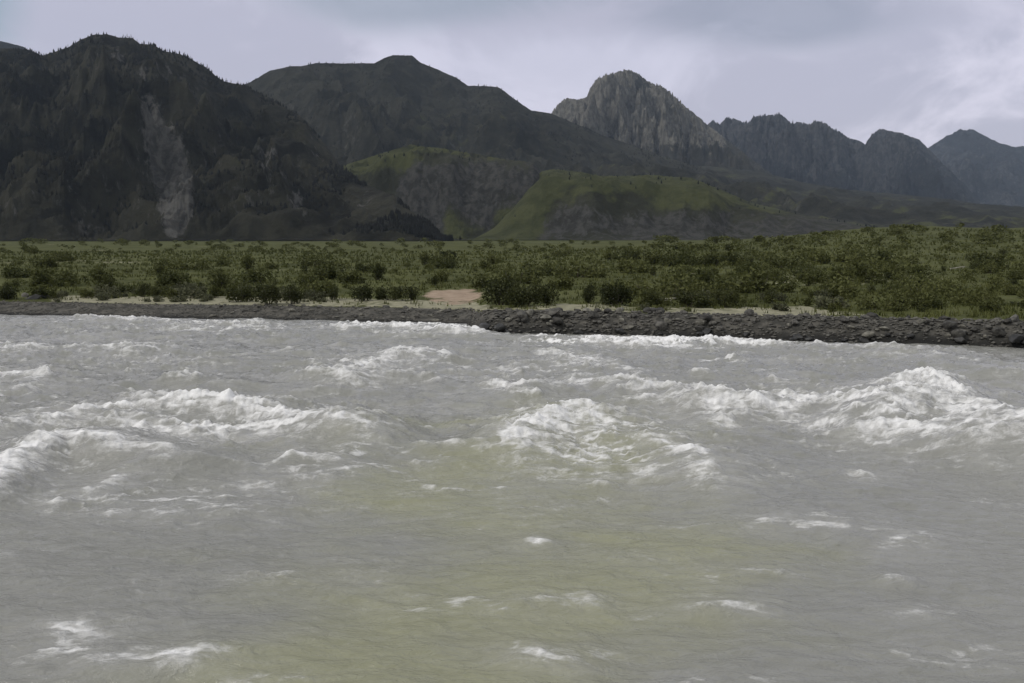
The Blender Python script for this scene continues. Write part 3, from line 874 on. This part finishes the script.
    M['C'] = mountain([(500, 150), (540, 128), (552, 112), (559, 103), (566, 98), (580, 99), (587, 96.5), (590, 88), (596, 79), (606, 75.5), (620, 71), (628, 69), (638, 73),
                       (646, 79.5), (655, 84), (663, 86), (669, 91), (680, 102), (690, 110), (700, 118), (706, 124), (716, 131), (740, 150), (780, 180)],
                      4600, 3500, 40.0, mC, 77, nu=520, nv=240, rough=0.55, gully=130, jit=1.0, ridge_noise=0.25, sharp=1.7, prof=0.9,
                      cover=lambda px, py, sl, X, Y, T, sm: (np.clip(0.9 - 0.75 * sstep(py, 128, 158), 0, 1) * (0.45 + 0.75 * sstep(sm, -0.15, 0.1)), 0 * px))
    # jagged blue range
    mD = mat_mountain('far_blue_grey_rock', (0.018, 0.020, 0.022), (0.030, 0.032, 0.034), (0.034, 0.035, 0.037), (0.070, 0.070, 0.070), (0.05, 0.05, 0.03), (0.06, 0.06, 0.04), 0.6, 1.4)
    M['D'] = mountain([(640, 160), (690, 127), (700, 122), (707, 125), (713, 121), (720, 124), (726, 118), (735, 118), (742, 122), (748, 123.5), (753, 116), (766, 113),
                       (780, 114), (786, 118), (791, 123), (800, 121.5), (808, 125), (815, 121), (825, 122.5), (835, 130), (845, 135), (856, 140), (865, 144),
                       (872, 135), (880, 129), (900, 133), (918, 139), (928, 149), (945, 165), (980, 200)],
                      6300, 4600, 60.0, mD, 83, nu=680, nv=220, rough=0.55, gully=190, jit=2.2, ridge_noise=0.3, sharp=1.6, prof=0.95,
                      cover=lambda px, py, sl, X, Y, T, sm: (0.75 * sstep(sm, -0.2, 0.1) * (1 - 0.6 * sstep(py, 150, 180)) + 0.7 * soft_poly(
                           px, py, [(768, 142), (792, 140), (808, 172), (780, 172), (855, 182), (862, 160), (882, 160), (896, 188), (860, 190)], X / 4, Y / 4, 5), 0 * px))  # sunlit rock spurs: their light is put in as paler rock cover
    M['G'] = mountain([(860, 190), (900, 166), (925, 151), (936, 143), (946, 136), (960, 130), (974, 129), (985, 136), (1000, 143), (1015, 147), (1032, 146),
                       (1080, 155), (1150, 130), (1250, 150), (1400, 140), (1500, 200)],
                      8800, 6400, 80.0, mD, 97, nu=520, nv=150, rough=0.36, gully=300, jit=1.2, ridge_noise=0.25, sharp=1.4,
                      cover=lambda px, py, sl, X, Y, T, sm: (0.5 * sstep(sm, -0.2, 0.1), 0 * px))
    # blue summit showing past the left edge
    M['H'] = mountain([(-300, 60), (-160, 30), (-60, 45), (0, 41), (10, 43), (24, 47), (40, 60), (90, 100)],
                      3300, 2500, 60.0, mD, 103, nu=200, nv=90, rough=0.3, gully=300, jit=0.6)
    return M


def build_forest(M):
    """far wood on the slopes: narrow crowns too many to count"""
    mat = mat_plain('conifer_needles', (0.006, 0.0065, 0.005), (0.016, 0.0165, 0.014), 0.06)
    rng = np.random.default_rng(8)
    for key, num, hmin, hmax in (('A', 6500, 3.5, 7.5), ('B', 3600, 4.0, 8.0), ('E1', 150, 3.0, 6.0), ('E2', 260, 3.0, 6.5)):
        m = M[key]
        ok = (m['px'] > -60) & (m['px'] < 1084) & (m['rock'] < 0.3) & (m['T'] > 0.04) & (m['T'] <= 1.02)
        ok &= fbm(m['X'] / 120.0, m['Y'] / 120.0, 4, 141) > -0.12
        r, c = np.where(ok)
        w = m['Y'][r, c]
        w = w / w.sum()
        pick = rng.choice(len(r), num, replace=False, p=w)
        x = m['X'][r, c][pick]; y = m['Y'][r, c][pick]; z = m['Z'][r, c][pick]
        # rows are sparser than columns: spread along the slope
        h = rng.uniform(hmin, hmax, num)
        rad = h * rng.uniform(0.16, 0.26, num)
        prof = ((0.0, 1.0), (0.38, 0.78), (0.40, 0.92), (0.72, 0.42), (1.0, 0.02))
        ns = 6
        ang = np.arange(ns) / ns * 2 * math.pi
        V = np.zeros((num, len(prof), ns, 3))
        for i, (hh, rr) in enumerate(prof):
            jr = rng.uniform(0.7, 1.3, (num, ns))
            V[:, i, :, 0] = x[:, None] + np.cos(ang)[None] * rad[:, None] * rr * jr
            V[:, i, :, 1] = y[:, None] + np.sin(ang)[None] * rad[:, None] * rr * jr
            V[:, i, :, 2] = z[:, None] - 0.6 + h[:, None] * hh
        f = []
        for i in range(len(prof) - 1):
            for k in range(ns):
                f.append((i * ns + k, i * ns + (k + 1) % ns, (i + 1) * ns + (k + 1) % ns, (i + 1) * ns + k))
        F = (np.array(f)[None] + (np.arange(num) * len(prof) * ns)[:, None, None])
        me = raw_mesh('forest', V.reshape(-1, 3), F, 4, mat, False)
        stuff(link('forest', me))


# ------------------------------------------------------------------ plants
def leaf_cloud(rng, clumps, n, size):
    """leaf-shaped quads spread through clumps: (centre, radii) list"""
    V = np.zeros((n, 4, 3))
    for i in range(n):
        c, r = clumps[rng.integers(len(clumps))]
        d = rng.normal(size=3); d /= np.linalg.norm(d)
        p = np.array(c) + d * np.array(r) * rng.uniform(0.45, 1.05)
        if p[2] < 0.03:
            p[2] = rng.uniform(0.03, 0.2)
        a = rng.normal(size=3) + d * 0.6 + np.array((0, 0, 0.5)); a /= np.linalg.norm(a)
        b = np.cross(a, rng.normal(size=3)); b /= np.linalg.norm(b)
        s = size * rng.uniform(0.6, 1.4)
        V[i, 0] = p - a * s; V[i, 1] = p + b * s * 0.5; V[i, 2] = p + a * s; V[i, 3] = p - b * s * 0.5
    F = np.arange(n * 4).reshape(n, 4)
    return V.reshape(-1, 3), F


def tube(V, F, a, b, r0, r1, ns=6, bend=0.0, rng=None, segs=3):
    a = np.array(a, float); b = np.array(b, float)
    d = b - a; L = np.linalg.norm(d); d /= L
    s = np.cross(d, (0.3, 0.9, 0.1)); s /= np.linalg.norm(s); t = np.cross(d, s)
    base = sum(len(v) for v in V)
    off = np.zeros(3)
    for i in range(segs + 1):
        f = i / segs
        if i and rng is not None:
            off = off + rng.normal(size=3) * bend * L / segs
        c = a + (b - a) * f + off
        r = r0 + (r1 - r0) * f
        ring = [c + (s * math.cos(k / ns * 2 * math.pi) + t * math.sin(k / ns * 2 * math.pi)) * r for k in range(ns)]
        V.append(np.array(ring))
        if i:
            for k in range(ns):
                F.append((base + (i - 1) * ns + k, base + (i - 1) * ns + (k + 1) % ns, base + i * ns + (k + 1) % ns, base + i * ns + k))
    for end in (0, segs):      # closed ends
        q = base + end * ns
        idx = [q + k for k in range(ns)]
        F.append((idx[0], idx[1], idx[2], idx[3])); F.append((idx[0], idx[3], idx[4], idx[5]))


def shrub_meshes(seed, h, w, n, size, mat, bark):
    rng = np.random.default_rng(seed)
    k = int(rng.integers(6, 10))
    clumps = []
    V = []; F = []
    for i in range(k):
        a = rng.uniform(0, 2 * math.pi); rr = w * 0.5 * math.sqrt(rng.random()) * 0.85
        zt = h * rng.uniform(0.42, 0.86) * (1 - 0.35 * (rr / (w * 0.5)) ** 2)
        c = (rr * math.cos(a), rr * math.sin(a), zt)
        cr = w * rng.uniform(0.15, 0.26)
        clumps.append((c, (cr, cr, cr * rng.uniform(0.8, 1.25))))
        clumps.append(((c[0] * 0.9, c[1] * 0.9, zt * 0.5), (cr * 0.9, cr * 0.9, zt * 0.4)))
        tube(V, F, (c[0] * 0.12, c[1] * 0.12, -0.15), (c[0], c[1], zt), 0.02 + 0.012 * h, 0.008, 6, 0.08, rng)
    lv, lf = leaf_cloud(rng, clumps, n, size)
    return raw_mesh('foliage', lv, lf, 4, mat, False), raw_mesh('stem', np.concatenate(V), np.array(F), 4, bark, True)


def build_shrubs():
    bark = mat_plain('willow_bark', (0.05, 0.042, 0.032), (0.09, 0.075, 0.06), 6.0)
    dark = mat_leaf('dark_willow_leaf', (0.026, 0.032, 0.010), (0.070, 0.077, 0.026))
    mid = mat_leaf('green_scrub_leaf', (0.050, 0.058, 0.017), (0.112, 0.120, 0.040))
    pale = mat_leaf('pale_sage_leaf', (0.07, 0.075, 0.04), (0.125, 0.13, 0.075))
    kinds = {}
    for kind, mat, sizes in (('dark', dark, ((2.2, 2.4, 1500), (1.8, 2.6, 1400), (2.5, 2.2, 1500))),
                             ('mid', mid, ((1.3, 1.9, 800), (0.8, 2.4, 800), (1.7, 1.4, 800), (1.0, 1.6, 650), (0.9, 3.0, 950))),
                             ('pale', pale, ((0.8, 1.2, 420), (0.6, 1.1, 360)))):
        kinds[kind] = [shrub_meshes(200 + 13 * i + len(kind) * 7, h, w, n, 0.10 if kind != 'pale' else 0.08, mat, bark) + (h, w)
                       for i, (h, w, n) in enumerate(sizes)]
    protos = {}
    rng = random.Random(77)

    def place(kind, v, x, y, s, label, group=None, sx=1.0):
        z = float(ground_z(np.array([x]), np.array([y]))[0]) - 0.05
        key = (kind, v)
        rz = rng.uniform(0, 6.28)
        if key not in protos:
            fo, st, h, w = kinds[kind][v]
            t = thing('shrub', (x, y, z), label, 'shrub', group, rz)
            t.scale = (s * sx, s * sx, s)
            link('foliage', fo, t); link('stem', st, t)
            protos[key] = t
            return t
        return copy_thing(protos[key], (x, y, z), rz, (s * sx, s * sx, s), label, group)

    base_at = hit
    # the willows that stand out along the bank: photo foot point, height in px, width factor, kind
    big = [
        (500, 305, 40, 1.0, 0, 'tall dark green willow bush standing just right of the pinkish sand patch'),
        (524, 306, 36, 1.05, 1, 'dark willow bush in the middle of the thicket right of the sand patch'),
        (548, 305, 30, 1.0, 2, 'dark willow bush at the right end of the thicket beside the sand patch'),
        (616, 305, 34, 0.9, 1, 'nearly black bush above the boulder bank, next to a dark rock'),
        (590, 303, 26, 0.9, 2, 'dark round bush between the sand-side thicket and the nearly black bush'),
        (652, 306, 26, 1.1, 0, 'broad dark bush right of the nearly black bush on the boulder bank'),
        (690, 307, 26, 1.25, 1, 'wide dark bush on the bank edge below the pale fallen log'),
        (726, 307, 28, 1.2, 0, 'wide dark bush on the bank edge right of the pale fallen log'),
        (770, 303, 20, 1.1, 2, 'low dark bush left of the whitish dry-grass mound on the right bank'),
        (268, 304, 34, 1.05, 0, 'tallest dark bush of the left bank, above the cobble shore'),
        (292, 304, 28, 1.0, 2, 'dark bush just right of the tallest bush on the left bank'),
        (240, 302, 26, 1.0, 1, 'dark bush just left of the tallest bush on the left bank'),
        (106, 295, 28, 1.0, 0, 'dark bush behind the left end of the pale sandy strip'),
        (144, 297, 20, 0.9, 2, 'small dark bush on the pale sandy strip, left of a pair'),
        (163, 297, 20, 0.9, 1, 'small dark bush on the pale sandy strip, paired with its left neighbour'),
        (220, 294, 30, 0.9, 2, 'upright dark bush at the right end of the left sandy strip'),
        (6, 299, 20, 1.1, 1, 'dark bush at the left edge, beside the large dark rock'),
        (362, 301, 24, 1.0, 0, 'dark bush left of a row of low bushes leading to the pinkish sand'),
        (392, 300, 24, 1.1, 1, 'wide dark bush in the row of bushes left of the pinkish sand'),
        (412, 300, 20, 0.9, 2, 'dark bush nearest the left end of the pinkish sand patch'),
        (335, 300, 20, 0.9, 2, 'small dark bush on pale sand above the cobble shore'),
        (448, 258, 11, 1.3, 1, 'lone dark bush far back in the open meadow below the green gully'),
    ]
    for px, py, hp, sx, v, lab in big:
        x, y = base_at(px, py)
        h = kinds['dark'][v][2]
        s = 0.80 * hp / 1000.0 * y / h
        place('dark', v, x, y, s, lab, None, sx)
    # scattered scrub, by stretch of the valley floor
    zones = [
        (24, -10, 330, 286, 299, 'mid', 10, 'mid green bush among the scrub along the left bank', 'scrub bushes on the left bank'),
        (38, -10, 470, 252, 286, 'mid', 10, 'small green bush dotted over the flat left meadow', 'bushes dotted over the left meadow'),
        (20, 480, 640, 255, 300, 'mid', 11, 'green bush on the meadow behind the dark thicket', 'bushes behind the dark thicket'),
        (110, 640, 1040, 258, 314, 'mid', 10, 'green bush crowding the lower right slope above the boulders', 'bushes on the lower right slope'),
        (22, 640, 1040, 240, 312, 'dark', 9, 'dark clump of willow among the greener bushes of the right slope', 'dark willows on the right slope'),
        (30, 30, 340, 294, 303, 'pale', 8, 'pale sage tuft on the sandy strip of the left bank', 'pale tufts on the left bank'),
        (12, 560, 880, 298, 312, 'pale', 10, 'pale sage tuft at the top of the right boulder bank', 'pale tufts on the right bank'),
    ]
    for n, x0, x1, y0, y1, kind, hp, lab, grp in zones:
        for _ in range(n):
            px = rng.uniform(x0, x1)
            if y0 > 290 and 428 < px < 482:
                continue
            py = rng.uniform(y0, y1)
            lim = np.interp(px, [640, 780, 880, 1024], [241, 241, 230, 226]) if px > 640 else 241
            py = max(py, lim + 1)
            x, y = base_at(px, py)
            if y > 900 or y < 50:
                continue
            v = rng.randrange(len(kinds[kind]))
            s = hp * rng.choice((0.55, 0.75, 0.9, 1.0, 1.15, 1.6)) * rng.uniform(0.85, 1.15) / 1000.0 * y / kinds[kind][v][2]
            s = min(s, 2.2)
            place(kind, v, x, y, s, lab, grp, rng.uniform(0.9, 1.35))
    # the small far scrub up the right slope and along the back of the meadow, too many to count
    nr = np.random.default_rng(63)
    forms = [leaf_cloud(nr, [((dx, 0, 0.45), (0.5, 0.45, 0.42)), ((-dx, 0.2, 0.4), (0.45, 0.4, 0.38)), ((0, -0.2, 0.62), (0.35, 0.35, 0.3))], 120, 0.13)[0]
             for dx in (0.1, 0.3, 0.5, 0.7)]
    V = []
    for x0, x1, y0, y1, num, hp in ((650, 1060, 228, 264, 190, 6.0), (-20, 660, 242.5, 254, 170, 4.5), (640, 1040, 262, 312, 130, 6.5), (0, 640, 256, 290, 70, 5.5)):
        for _ in range(num):
            px = nr.uniform(x0, x1); py = nr.uniform(y0, y1)
            lim = np.interp(px, [640, 780, 880, 1024], [242, 242, 231, 227])
            x, y = base_at(px, max(py, lim))
            if y > 850:
                continue
            sc = hp * nr.uniform(0.5, 1.4) / 1000.0 * y
            a = nr.uniform(0, 6.28); sw = nr.uniform(1.0, 1.9)
            f = forms[nr.integers(4)]
            z = float(ground_z(np.array([x]), np.array([y]))[0])
            V.append(np.stack([(f[:, 0] * math.cos(a) - f[:, 1] * math.sin(a)) * sc * sw + x,
                               (f[:, 0] * math.sin(a) + f[:, 1] * math.cos(a)) * sc * sw + y, f[:, 2] * sc + z], -1))
    V = np.concatenate(V)
    stuff(link('scrub', raw_mesh('scrub', V, np.arange(len(V)), 4, mid, False)))


def build_grass():
    """tufts of grass over the near part of the meadow"""
    rng = np.random.default_rng(31)
    m, t, b, out = material('grass_blades')
    p = obj_coord(t)
    n = t.noise(p, 0.25, 4.0, 0.6)
    col = t.mix(t.ss(n, 0.35, 0.65), (0.042, 0.051, 0.012), (0.108, 0.115, 0.036))
    t.link(col, b.inputs['Base Color'])
    b.inputs['Roughness'].default_value = 0.8
    b.inputs['Specular IOR Level'].default_value = 0.15
    N = 26000
    y = 62 + 260 * rng.random(N) ** 1.9
    x = rng.uniform(-0.62, 0.62, N) * (y + 8)
    d = y - shore_y(x)
    keep = d > (4.4 - 1.8 * rocky(x)) + rng.exponential(0.6, N)
    px, py = project(x, y, 1.0 + 0 * x)
    sand, pink = cover_masks(x, y)
    keep &= (pink < 0.3) & (sand * 0.9 < rng.random(N))
    keep &= (fbm(x / 6, y / 6, 3, 47) > -0.15)
    x = x[keep]; y = y[keep]
    z = ground_z(x, y)
    nb = 5
    n = len(x)
    V = np.zeros((n, nb, 3, 3))
    for k in range(nb):
        a = rng.uniform(0, 2 * math.pi, n); h = rng.uniform(0.12, 0.42, n) * (1 + (y - 70) / 260); l = rng.uniform(0.05, 0.25, n)
        wv = 0.035 * (1 + (y - 70) / 90)
        bx = x + rng.normal(0, 0.12, n); by = y + rng.normal(0, 0.12, n)
        V[:, k, 0] = np.stack([bx - np.sin(a) * wv, by + np.cos(a) * wv, z - 0.03], -1)
        V[:, k, 1] = np.stack([bx + np.sin(a) * wv, by - np.cos(a) * wv, z - 0.03], -1)
        V[:, k, 2] = np.stack([bx + np.cos(a) * l, by + np.sin(a) * l, z + h], -1)
    me = raw_mesh('grass', V.reshape(-1, 3), np.arange(n * nb * 3), 3, m, False)
    stuff(link('grass', me))


# ------------------------------------------------------------------ rocks and driftwood
def rock_mesh(seed, mat, flat=0.65, name='boulder', sub=3):
    import bmesh
    bm = bmesh.new()
    bmesh.ops.create_icosphere(bm, subdivisions=sub, radius=0.5)
    rng = np.random.default_rng(seed)
    planes = []
    for _ in range(9):
        d = rng.normal(size=3); d /= np.linalg.norm(d)
        planes.append((d, rng.uniform(0.28, 0.42)))
    co = np.array([v.co for v in bm.verts])
    for d, k in planes:
        q = co @ d
        over = np.maximum(q - k, 0)
        co = co - over[:, None] * d[None] * 0.9
    co *= (1 + 0.10 * fbm(co[:, 0] * 4 + co[:, 2] * 2.3, co[:, 1] * 4 - co[:, 2] * 1.7, 3, seed))[:, None]
    co *= np.array([1.25, 1.0, flat])
    for v, c in zip(bm.verts, co):
        v.co = c
    for f in bm.faces:
        f.smooth = False
    me = bpy.data.meshes.new(name)
    bm.to_mesh(me); bm.free()
    me.materials.append(mat)
    return me


def build_rocks():
    grey = mat_plain('dark_grey_stone', (0.040, 0.038, 0.035), (0.099, 0.095, 0.084), 3.0, 0.8, 0.3, 0.45, 0.6, 0.06)
    light = mat_plain('pale_grey_stone', (0.099, 0.095, 0.081), (0.185, 0.177, 0.151), 3.0, 0.85, 0.25, 0.3, 0.5, 0.06)
    black = mat_plain('wet_black_stone', (0.012, 0.012, 0.012), (0.032, 0.032, 0.031), 3.0, 0.5, 0.4, 0.2, 0.6, 0.06)
    meshes = [rock_mesh(300 + i, grey, 0.55 + 0.07 * i) for i in range(5)]
    lmesh = [rock_mesh(330 + i, light, 0.5 + 0.08 * i) for i in range(3)]
    bmesh_ = [rock_mesh(350 + i, black, 0.6 + 0.08 * i) for i in range(3)]
    rng = random.Random(12)

    def put(me, x, y, s, label, group=None, sink=0.22, sx=1.0):
        z = float(ground_z(np.array([x]), np.array([y]))[0])
        o = link('boulder', me, None, (x, y, z + s * (0.32 - sink)))
        o.scale = (s * sx, s, s)
        o.rotation_euler = (rng.uniform(-0.3, 0.3), rng.uniform(-0.3, 0.3), rng.uniform(0, 6.28))
        return tag(o, label, 'boulder', group)

    def put_px(me, px, py, s, label, sx=1.0, sink=0.2):
        x, y = hit(px, py)
        return put(me, float(x), float(y), s, label, None, sink, sx)
    put_px(bmesh_[0], 38, 299, 1.25, 'large dark rock on the left bank, at the start of the sandy strip', 1.7)
    put_px(lmesh[1], 25, 297, 0.8, 'small pale rock lying against the large dark rock of the left bank', 1.3)
    put_px(bmesh_[1], 486, 330, 0.9, 'black rock at the tip of the boulder bank where it juts into the river', 1.4, 0.1)
    put_px(bmesh_[2], 500, 331, 0.8, 'second black rock in from the tip of the jutting boulder bank', 1.2, 0.1)
    put_px(bmesh_[0], 1016, 343, 1.0, 'black wet rock at the waterline in the far right corner of the bank', 1.6, 0.1)
    put_px(bmesh_[2], 612, 304, 1.0, 'dark rock at the top of the bank under the nearly black bush', 1.1)
    # the boulder bank
    for _ in range(240):
        x = rng.uniform(-1.2, 36.0)
        d = rng.uniform(-0.15, 2.7)
        s = rng.choice((0.25, 0.32, 0.42, 0.55, 0.78)) * rng.uniform(0.8, 1.15) * (1.0 if d < 1.6 else 0.8)
        wet = d < 0.35
        if wet:
            put(rng.choice(bmesh_), x, float(shore_y(x)) + d, s, 'wet black boulder at the foot of the right bank, lapped by white water',
                'wet boulders along the right waterline', 0.15, rng.uniform(0.9, 1.4))
        else:
            put(rng.choice(meshes + lmesh[:2]), x, float(shore_y(x)) + d, s, 'dry grey boulder piled in the steep bank right of the river point',
                'dry boulders of the right bank', 0.15, rng.uniform(0.9, 1.4))
    for _ in range(80):
        x = rng.uniform(-24, -2.2)
        d = rng.uniform(0.2, 4.0)
        put(rng.choice(meshes + lmesh), x, float(shore_y(x)) + d, rng.uniform(0.18, 0.45), 'small grey stone on the low cobble shore left of the river point',
            'stones on the cobble shore', 0.25, rng.uniform(0.9, 1.5))
    # cobbles between them, too many to count
    V = []; F = []; cnt = 0
    nrng = np.random.default_rng(9)
    base = rock_mesh(400, grey, 0.6, 'cobble_source', 1)
    bc = np.array([v.co for v in base.vertices]); bf = np.array([list(p.vertices) for p in base.polygons])
    bpy.data.meshes.remove(base)
    for i in range(6000):
        x = nrng.uniform(-60, 45)
        rk = float(rocky(x))
        if x < -24 and nrng.random() < 0.15:
            continue
        d = nrng.uniform(-0.2, 4.2 - 1.5 * rk)
        y = float(shore_y(x)) + d
        s = nrng.uniform(0.06, 0.24) * (0.75 + 0.5 * rk)
        a = nrng.uniform(0, 6.28)
        rot = np.array([[math.cos(a), -math.sin(a), 0], [math.sin(a), math.cos(a), 0], [0, 0, 1]])
        V.append((x, y, s)); F.append(rot)
    pos = np.array(V)
    zz = ground_z(pos[:, 0], pos[:, 1])
    allv = np.concatenate([(bc @ F[i].T) * pos[i, 2] * np.array([1.2, 1, 1]) + (pos[i, 0], pos[i, 1], zz[i] + pos[i, 2] * 0.12) for i in range(len(pos))])
    allf = np.concatenate([bf + i * len(bc) for i in range(len(pos))])
    stuff(link('cobbles', raw_mesh('cobbles', allv, allf, 3, grey, False)))


def build_logs():
    wood = mat_plain('bleached_driftwood', (0.24, 0.23, 0.19), (0.38, 0.36, 0.30), 5.0, 0.85, 0.2, 0, 0.4, 0.03)

    def log(px, py, L, rz, r, label):
        x, y = hit(px, py)
        z = float(ground_z(np.array([x]), np.array([y]))[0])
        rng = np.random.default_rng(int(px))
        V = []; F = []
        tube(V, F, (-L / 2, 0, r * 1.2), (L / 2, 0, r * 1.8 + 0.25), r, r * 0.45, 6, 0.03, rng, 7)
        t = thing('fallen_log', (float(x), float(y), z), label, 'log', None, rz)
        link('trunk', raw_mesh('trunk', np.concatenate(V), np.array(F), 4, wood, True), t)
        for k, (f, l, a) in enumerate(((0.15, 0.28, 0.9), (0.32, 0.22, -1.0))):
            V = []; F = []
            tube(V, F, (L * f, 0, r * 1.8), (L * (f + l * 0.6), L * l * 0.5 * a, r * 2 + L * 0.09), r * 0.4, r * 0.12, 6, 0.05, rng, 4)
            link('branch', raw_mesh('branch', np.concatenate(V), np.array(F), 4, wood, True), t)
    log(697, 276, 2.6, 0.25, 0.13, 'pale bleached log lying tilted in the scrub above the wide dark bushes')
    log(748, 275, 2.2, 0.1, 0.11, 'thin pale log lying in the green scrub, higher on the slope to the right')
    log(957, 270, 2.6, 0.35, 0.11, 'pale log half hidden in bushes near the right edge of the slope')
    log(660, 303, 2.6, -0.5, 0.10, 'pale log lying slantwise across the top of the boulder bank')


def build_ridge_trees(M):
    m = M['A']
    needles = mat_plain('ridge_conifer_needles', (0.008, 0.009, 0.007), (0.02, 0.021, 0.017), 0.3)
    bark = mat_plain('conifer_bark', (0.03, 0.025, 0.02), (0.05, 0.042, 0.035), 2.0)
    rng = np.random.default_rng(19)
    # crown: whorls of drooping boughs on a thin trunk
    V = []; F = []
    tube(V, F, (0, 0, -0.8), (0, 0, 9.2), 0.2, 0.03, 6, 0.0, rng, 4)
    tm = raw_mesh('trunk', np.concatenate(V), np.array(F), 4, bark, True)
    V = []; cnt = 0
    for w in range(11):
        z = 1.4 + w * 0.75
        rr = 1.75 * (1 - (w / 11.5)) ** 0.9 + 0.15
        for k in range(9):
            a = k / 9 * 2 * math.pi + rng.uniform(-0.3, 0.3)
            r = rr * rng.uniform(0.6, 1.2)
            c, s = math.cos(a), math.sin(a)
            V.append(np.array([(0, 0, z + 0.5), (r * 0.55 * c - s * 0.42, r * 0.55 * s + c * 0.42, z + 0.05), (r * c, r * s, z - 0.3),
                               (r * 0.55 * c + s * 0.42, r * 0.55 * s - c * 0.42, z + 0.05)]))
    cm = raw_mesh('crown', np.concatenate(V), np.arange(len(V) * 4).reshape(-1, 4), 4, needles, False)
    proto = None
    cols = m['px'][m['nv'] - 1]
    spots = [(68, .6), (123, .9), (127, 1.0), (131, .9), (137, .7), (168, .7), (176, .8), (184, 1.0), (190, .7), (201, .8), (207, 1.1), (212, .7), (226, 1.0), (231, .8), (238, .9)]
    for px, s in spots:
        j = int(np.argmin(np.abs(cols - px)))
        i = int(np.argmax((m['Z'][:, j] - H) / m['Y'][:, j]))
        loc = (float(m['X'][i, j]), float(m['Y'][i, j]), float(m['Z'][i, j]))
        lab, grp = 'tiny dark conifer standing on the skyline of the left mountain', 'conifers on the left skyline'
        if proto is None:
            proto = thing('conifer_tree', loc, lab, 'tree', grp, 0.0, s)
            link('crown', cm, proto); link('trunk', tm, proto)
        else:
            copy_thing(proto, loc, rng.uniform(0, 6.28), float(s) * 0.75, lab, grp)


def build_haze():
    m = bpy.data.materials.new('valley_air')
    m.use_nodes = True
    m.node_tree.nodes.clear()
    t = NT(m.node_tree)
    out = t.n('ShaderNodeOutputMaterial')
    v = t.n('ShaderNodeVolumePrincipled')
    v.inputs['Color'].default_value = (0.62, 0.77, 1.0, 1.0)
    v.inputs['Density'].default_value = 3.4e-5
    v.inputs['Anisotropy'].default_value = 0.0
    t.link(v.outputs[0], out.inputs['Volume'])
    x0, x1, y0, y1, z0, z1 = -10400, 10400, -120, 10900, -5.5, 2200
    V = [(x, y, z) for z in (z0, z1) for y in (y0, y1) for x in (x0, x1)]
    F = [(0, 2, 3, 1), (4, 5, 7, 6), (0, 1, 5, 4), (2, 6, 7, 3), (0, 4, 6, 2), (1, 3, 7, 5)]
    stuff(link('haze', raw_mesh('haze', V, F, 4, m, False)))


build_ground()
M = build_mountains()
build_haze()
build_river()
build_forest(M)
build_ridge_trees(M)
build_rocks()
build_logs()
build_shrubs()
build_grass()
